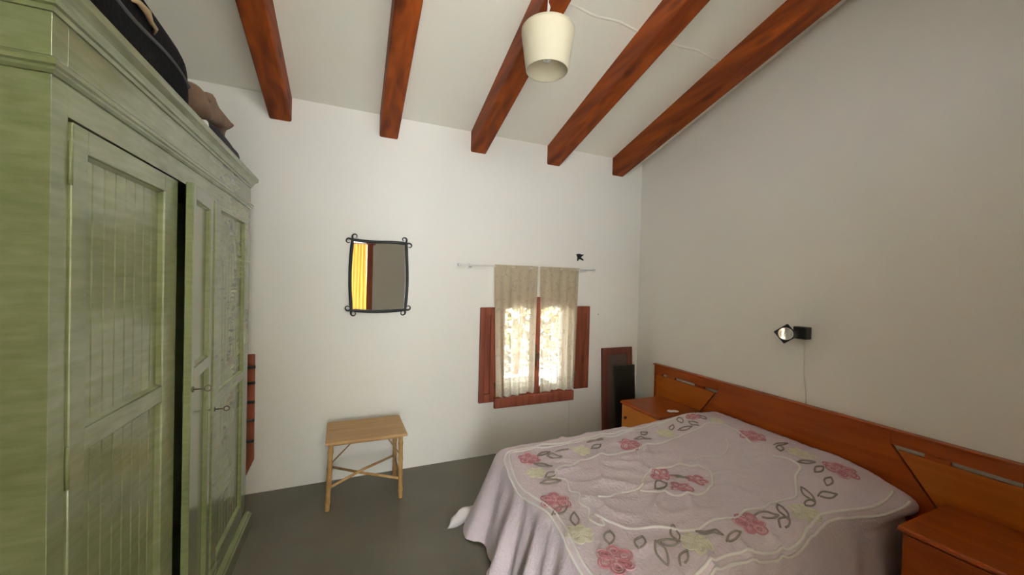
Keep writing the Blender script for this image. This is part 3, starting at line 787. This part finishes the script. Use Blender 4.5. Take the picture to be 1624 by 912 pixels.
nightstand(2.382, 2.868, 'orange wooden nightstand with drawers beyond the bed, near the corner', DRAWW)
nightstand(.400, .890, 'reddish nightstand on the near side of the bed, drawers darkened for shade', HEADW)  # darker headboard wood on these drawers stands in for the shade there
bm = nb(); soft(bm, (2.60, 2.455, .511 + .008), (.055, .035, .008), 2.5, n=28, m_=12, amp=.008, fr=20, seed=5)
o = obj('small_doily', bm, CLOTHP); recentre(o, (2.60, 2.455, .512)); tag(o, 'small crumpled white cloth on the nightstand near the corner', 'cloth')

# ------------------------------------------------------------------ bedspread
BX0, BX1, BY0, BY1, BZ = .905, 2.835, 1.075, 2.325, .490
RC = .10


def sm(a, b, v):
    t_ = max(0, min(1, (v - a) / (b - a))); return t_ * t_ * (3 - 2 * t_)


def top_z(x, y):
    z = BZ + .060 * sm(2.15, 2.60, x) * sm(.98, 1.35, y) * sm(2.40, 2.20, y)
    z += .012 * sm(1.7, 2.2, x)
    z += .006 * noise.noise(Vector((x * 5, y * 9, 1))) + .0045 * noise.noise(Vector((x * 13, y * 26, 4)))
    z += .022 * math.exp(-((x - 2.55) ** 2 / .05 + (y - 2.12) ** 2 / .03))
    z += .017 * (1 - min(1, abs(noise.noise(Vector((x * 3.3 + y * 2, y * 6 - x * 2, 7)))) * 5)) * sm(1.0, 1.2, x) * sm(2.3, 1.9, x)
    z += .009 * max(0, 1 - ((x - 1.35) ** 2 / .12 + (y - 1.72) ** 2 / .06)) * math.sin(40 * (y + .4 * x) + 3 * noise.noise(Vector((x * 6, y * 6, 0))))
    z += .003 * math.sin(y * 55 + x * 4) * sm(2.05, 2.2, y) * sm(1.1, 1.3, x) * sm(2.3, 2.0, x)
    return z


PER = []    # perimeter samples: position, outward normal
def perim():
    segs = []
    def line(a, b, nrm, n):
        for k in range(n): t_ = k / n; segs.append((Vector(a).lerp(Vector(b), t_), Vector(nrm)))
    def arc(c, a0, a1, n):
        for k in range(n):
            a = a0 + (a1 - a0) * k / n; d = Vector((math.cos(a), math.sin(a))); segs.append((Vector(c) + d * RC, d))
    line((BX1, BY0 + RC), (BX1, BY1 - RC), (1, 0), 60); arc((BX1 - RC, BY1 - RC), 0, PI / 2, 18)
    line((BX1 - RC, BY1), (BX0 + RC, BY1), (0, 1), 130); arc((BX0 + RC, BY1 - RC), PI / 2, PI, 26)
    line((BX0, BY1 - RC), (BX0, BY0 + RC), (-1, 0), 130); arc((BX0 + RC, BY0 + RC), PI, 1.5 * PI, 26)
    line((BX0 + RC, BY0), (BX1 - RC, BY0), (0, -1), 150); arc((BX1 - RC, BY0 + RC), 1.5 * PI, 2 * PI, 18)
    return segs


PER = perim(); NP = len(PER)
ARC = [0.0]
for i in range(1, NP): ARC.append(ARC[-1] + (PER[i][0] - PER[i - 1][0]).length)


def skirt(i, s):
    """point on the hanging part; s = 0 at the edge .. about .5 at the hem"""
    p, nrm = PER[i % NP]; q = ARC[i % NP]
    head = sm(.30, .9, nrm.x)                                  # held back by the headboard
    zt_ = top_z(p.x, p.y)
    R_ = .035; qa = R_ * PI / 2
    if s < qa:
        a = s / R_; outw = R_ * math.sin(a); drop = R_ * (1 - math.cos(a))
    else:
        h = s - qa; outw = R_; drop = R_ + h
    L_ = max(0, s - .03); near = sm(.2, .9, -nrm.y); foot = sm(.2, .9, -nrm.x); far = sm(.2, .9, nrm.y)
    corner = max(0, 1 - abs(abs(nrm.x) - .707) / .5) if nrm.x < 0 else 0
    flare = .16 * L_ + .14 * L_ * corner + .10 * L_ * foot * sm(1.5, 2.3, p.y)
    fold = .5 * math.sin(q * 21 + 1.5 * math.sin(q * 3.1)) + .35 * math.sin(q * 43 + 2 * math.sin(q * 5)) + .25 * noise.noise(Vector((q * 9, s * 2, 3)))
    amp = .13 * L_ * (.35 + .65 * foot + .3 * near)
    ow = (outw + flare + amp * fold) * (1 - head)
    # the near corner at the head is pushed out by the pillow
    ow += .085 * sm(2.30, 2.72, p.x) * near * math.sin(min(1, s / .14) * PI) * .8
    z = zt_ - drop
    zmin = .006 + .010 * (1 + math.sin(q * 30))
    if z < zmin: ow += (zmin - z) * .6 * (1 - head); z = zmin + .002 * math.sin(q * 60)
    x, y = p.x + nrm.x * ow, p.y + nrm.y * ow
    return Vector((min(x, 2.858), min(y, 2.368) if x > 2.30 else y, z))


bm = nb()
NT = 46; CX, CY = (BX0 + BX1) / 2, (BY0 + BY1) / 2
rings = []
for k in range(1, NT + 1):
    t_ = k / NT; ring = []
    for p, nrm in PER:
        # inner rings shrink towards the bed's long axis
        x = CX + (p.x - CX) * (t_ * .62 + .38 * min(1, t_ * 1.0) if True else t_); y = CY + (p.y - CY) * t_
        ring.append(bm.verts.new((x, y, top_z(x, y))))
    rings.append(ring)
cv = bm.verts.new((CX, CY, top_z(CX, CY)))
for i in range(NP): bm.faces.new((cv, rings[0][i], rings[0][(i + 1) % NP]))
NS = 46; SMAX = .495
for k in range(1, NS + 1):
    s = SMAX * (k / NS) ** 1.1
    rings.append([bm.verts.new(skirt(i, s)) for i in range(NP)])
for A, B in zip(rings, rings[1:]):
    for i in range(NP): bm.faces.new((A[i], B[i], B[(i + 1) % NP], A[(i + 1) % NP]))
for fc in bm.faces: fc.smooth = True
bmesh.ops.recalc_face_normals(bm, faces=bm.faces)
random.seed(11)
# tufted decoration, part of the same cloth -------------------------------------------------
ov = lambda x, y, h=.0015: (x, y, top_z(x, y) + h)


def near_edge(x, y):
    """a flat-pattern point: on the top, or run over the nearest edge"""
    ox = BX0 - x; oy = BY0 - y; oy2 = y - BY1
    if ox <= 0 and oy <= 0 and oy2 <= 0: return Vector(ov(x, y))
    best = min(range(0, NP), key=lambda i: (PER[i][0].x - x) ** 2 + (PER[i][0].y - y) ** 2)
    p, nrm = PER[best]; s = max(0, (Vector((x, y)) - p).dot(nrm))
    v = skirt(best, s); return v + Vector((nrm.x * .003, nrm.y * .003, .002))


def path(pts, rad, mi, closed=False, sub=5, jit=0, n=6, lift=0):
    P = [Vector(p) for p in pts]; out = []; m_ = len(P); rng = m_ if closed else m_ - 1
    for i in range(rng):
        p0 = P[(i - 1) % m_] if closed or i > 0 else P[i]; p1 = P[i]; p2 = P[(i + 1) % m_]; p3 = P[(i + 2) % m_] if closed or i < m_ - 2 else P[i + 1]
        for k in range(sub):
            t_ = k / sub
            out.append(.5 * ((2 * p1) + (p2 - p0) * t_ + (2 * p0 - 5 * p1 + 4 * p2 - p3) * t_ ** 2 + (3 * p1 - p0 - 3 * p2 + p3) * t_ ** 3))
    if not closed: out.append(P[-1])
    tube(bm, [near_edge(q.x, q.y) + Vector((0, 0, lift)) for q in out], rad, n, mi, closed)


def flower(cx, cy, R_, mi, mi2, petals=6, rot=0, loops=3, squash=1):
    for k in range(petals):
        a = rot + 2 * PI * k / petals + random.uniform(-.1, .1); rr = R_ * random.uniform(.92, 1.08)
        for l in range(loops):
            f_ = 1 - l * .36; pts = []
            for j in range(10):
                b = 2 * PI * j / 10
                px_, py_ = rr * .56 + rr * .44 * f_ * math.cos(b), rr * .36 * f_ * math.sin(b)
                pts.append((cx + px_ * math.cos(a) - py_ * math.sin(a), cy + (px_ * math.sin(a) + py_ * math.cos(a)) * squash))
            path(pts, .0036, mi if (l + k) % 3 else mi2, True, 2, lift=.002)
    for j in range(3): path([(cx + .008 * math.cos(j * 2.1), cy + .008 * math.sin(j * 2.1)), (cx + .012 * math.cos(j * 2.1 + 1), cy + .012 * math.sin(j * 2.1 + 1))], .004, mi2, sub=2, lift=.005)


def leaf(cx, cy, ang, L_=.10, W_=.030, mi=4, openend=0):
    pts = []
    for j in range(13):
        t_ = j / 12; pts.append((L_ * (t_ - .5), W_ * math.sin(PI * t_) ** 1.1))
    back = [(L_ * (.5 - j / 12), -W_ * .8 * math.sin(PI * j / 12) ** 1.1) for j in range(1, 12 - openend)]
    pts += back
    ca, sa = math.cos(ang), math.sin(ang)
    path([(cx + x * ca - y * sa, cy + x * sa + y * ca) for x, y in pts], .0046, mi, False, 2, lift=.002)


PINK, ROSE, CREAM, IVORY, SAGE = 1, 2, 3, 5, 4
# 5 = ivory cord
for x, y, R_ in ((1.050, 2.125, .072), (1.80, 2.075, .085), (.972, 1.660, .078), (.997, 1.215, .082), (1.735, 1.165, .072), (2.66, 1.26, .085), (2.62, 1.76, .09), (2.52, 2.17, .06)):
    flower(x, y, R_, ROSE, PINK, 6, random.random() * 3)
for x, y, R_ in ((1.695, 1.665, .065), (1.69, 1.525, .060), (1.835, 1.548, .062)):
    flower(x, y, R_, ROSE, PINK, 5, random.random() * 3, 2)
for x, y, R_ in ((1.010, 1.955, .060), (1.43, 2.115, .065), (.950, 1.400, .062), (2.17, 2.12, .07), (1.39, 1.165, .068), (2.64, 1.46, .075), (2.07, 1.120, .07), (2.60, 2.03, .05)):
    flower(x, y, R_, IVORY if False else 3, 3, 6, random.random() * 3, 3)
for x, y, a in ((1.17, 2.16, .2), (1.21, 2.09, -.2), (1.30, 2.15, .15), (1.09, 2.02, -.6), (1.08, 1.90, .3), (1.04, 1.83, -.2), (1.56, 2.13, .3), (1.60, 2.20, -.1), (1.94, 2.10, -.4), (2.02, 2.17, .5),
                (2.28, 2.16, .6), (2.33, 2.08, -.3), (2.41, 2.20, 1.0), (2.43, 2.09, 1.6), (2.56, 2.12, 1.3), (.99, 1.50, 1.1), (.955, 1.58, .3), (1.06, 1.33, .9), (1.16, 1.25, .7), (1.20, 1.17, 1.2), (1.28, 1.21, -.3),
                (1.27, 1.12, .5), (1.35, 1.24, 1.0), (1.50, 1.19, -.7), (1.58, 1.13, .1), (1.86, 1.17, -.4), (1.90, 1.11, .2), (1.97, 1.16, .9), (2.19, 1.16, .2), (2.26, 1.21, 1.0), (2.34, 1.16, -.3), (2.47, 1.22, .3),
                (2.53, 1.30, .1), (2.55, 1.38, -.4), (2.60, 1.56, .6), (2.67, 1.60, -.2), (1.60, 1.58, .2), (1.77, 1.61, -.8)):
    leaf(x, y, a, random.uniform(.09, .13), random.uniform(.016, .026), SAGE, random.choice((0, 0, 0, 2)))
# ivory cords: inner outline, medallion, double scalloped border
path([(1.06, 1.86), (1.10, 1.875), (1.13, 1.93), (1.20, 1.965), (1.247, 1.955), (1.33, 1.975), (1.415, 2.0), (1.52, 2.005), (1.635, 1.985), (1.78, 1.995), (1.93, 2.02), (2.05, 2.0), (2.20, 2.03), (2.40, 2.02), (2.52, 2.03), (2.60, 1.95), (2.57, 1.80), (2.50, 1.68)], .0066, 5, lift=.0015)
path([(2.46, 1.52), (2.50, 1.44), (2.46, 1.36), (2.36, 1.33), (2.25, 1.26), (2.169, 1.225), (2.03, 1.24), (1.90, 1.21), (1.80, 1.235), (1.70, 1.21), (1.60, 1.25), (1.47, 1.235), (1.35, 1.27), (1.26, 1.31), (1.18, 1.36), (1.12, 1.44), (1.10, 1.50)], .0066, 5, lift=.0015)
path([(1.10, 1.86), (1.13, 1.80), (1.10, 1.72), (1.12, 1.66), (1.08, 1.60), (1.10, 1.54), (1.06, 1.49), (1.06, 1.43), (1.09, 1.41), (1.10, 1.45)], .0055, 5, lift=.0015)
path([(1.355, 1.616), (1.43, 1.60), (1.50, 1.612), (1.54, 1.66), (1.60, 1.70), (1.67, 1.73), (1.746, 1.745), (1.83, 1.72), (1.90, 1.70), (1.97, 1.655), (1.985, 1.59), (1.93, 1.52), (1.84, 1.46), (1.753, 1.44), (1.68, 1.455), (1.60, 1.48), (1.54, 1.54), (1.46, 1.59)], .0066, 5, lift=.0015)
path([(1.20, 1.61), (1.26, 1.60), (1.31, 1.615), (1.355, 1.616)], .005, 5, lift=.001)
path([(2.0, 1.72), (2.12, 1.73), (2.24, 1.70), (2.36, 1.75), (2.44, 1.83)], .005, 5, lift=.001)
for off in (0, .030):
    pts = []
    # far edge
    for k in range(0, 28): x = 2.60 - (2.60 - 1.02) * k / 27; pts.append((x, 2.245 + off * .9 + .012 * math.sin(x * 9)))
    pts += [(.965 - off * .5, 2.235 + off * .7), (.932 - off * .9, 2.17 + off * .3)]
    for k in range(0, 26): y = 2.12 - (2.12 - 1.12) * k / 25; pts.append((.900 - off + .024 * math.sin(y * 9.5 - .6), y))
    pts += [(.905 - off * .6, 1.07 - off * .3), (.95 - off * .4, 1.045 - off)]
    for k in range(0, 34): x = 1.0 + (2.74 - 1.0) * k / 33; pts.append((x, 1.045 - off * 1.1 + .028 * math.sin(x * 9 + 1.3) + .03 * sm(2.0, 2.5, x) * (1 - sm(2.5, 2.8, x))))
    path(pts, .0072, 5, False, 3)
SPREAD = mat('bedspread_cotton', (.80, .69, .745), .88, spec=.15, bump=.8, bscale=70, var=.05, vscale=5)
PK = mat('pink_tufting', (.74, .44, .48), .85, spec=.1); RS = mat('rose_tufting', (.62, .27, .32), .85, spec=.1)
CRM = mat('cream_tufting', (.82, .79, .64), .85, spec=.1); SG = mat('grey_green_tufting', (.33, .29, .25), .85, spec=.1); IV = mat('ivory_cord', (.88, .84, .82), .85, spec=.1)
o = obj('bedspread', bm, [SPREAD, PK, RS, CRM, SG, IV], weld=False)
recentre(o, (CX, CY, BZ))
tag(o, 'pale pink bedspread with raised rose and cream flowers draped over the bed', 'bedspread')
# white sheet corner that pokes out beneath
bm = nb(); n = 10; g = []
for i in range(n + 1):
    row = []
    for j in range(n + 1):
        a, b = i / n, j / n
        x = .775 - .19 * a * (1 - .25 * b); y = 2.37 + .03 * b - .02 * a; z = .012 + .10 * b * (1 - .35 * a) + .008 * math.sin(a * 7 + b * 4)
        row.append(bm.verts.new((x, y + .012 * math.sin(b * 6 + a * 3), z)))
    g.append(row)
for i in range(n):
    for j in range(n): bm.faces.new((g[i][j], g[i + 1][j], g[i + 1][j + 1], g[i][j + 1])).smooth = True
o = obj('bed_sheet', bm, CLOTHP); o.modifiers.new('s', 'SOLIDIFY').thickness = .004
recentre(o, (.74, 2.37, .0)); tag(o, 'white corner of a sheet poking out at the foot of the bed', 'bed sheet')
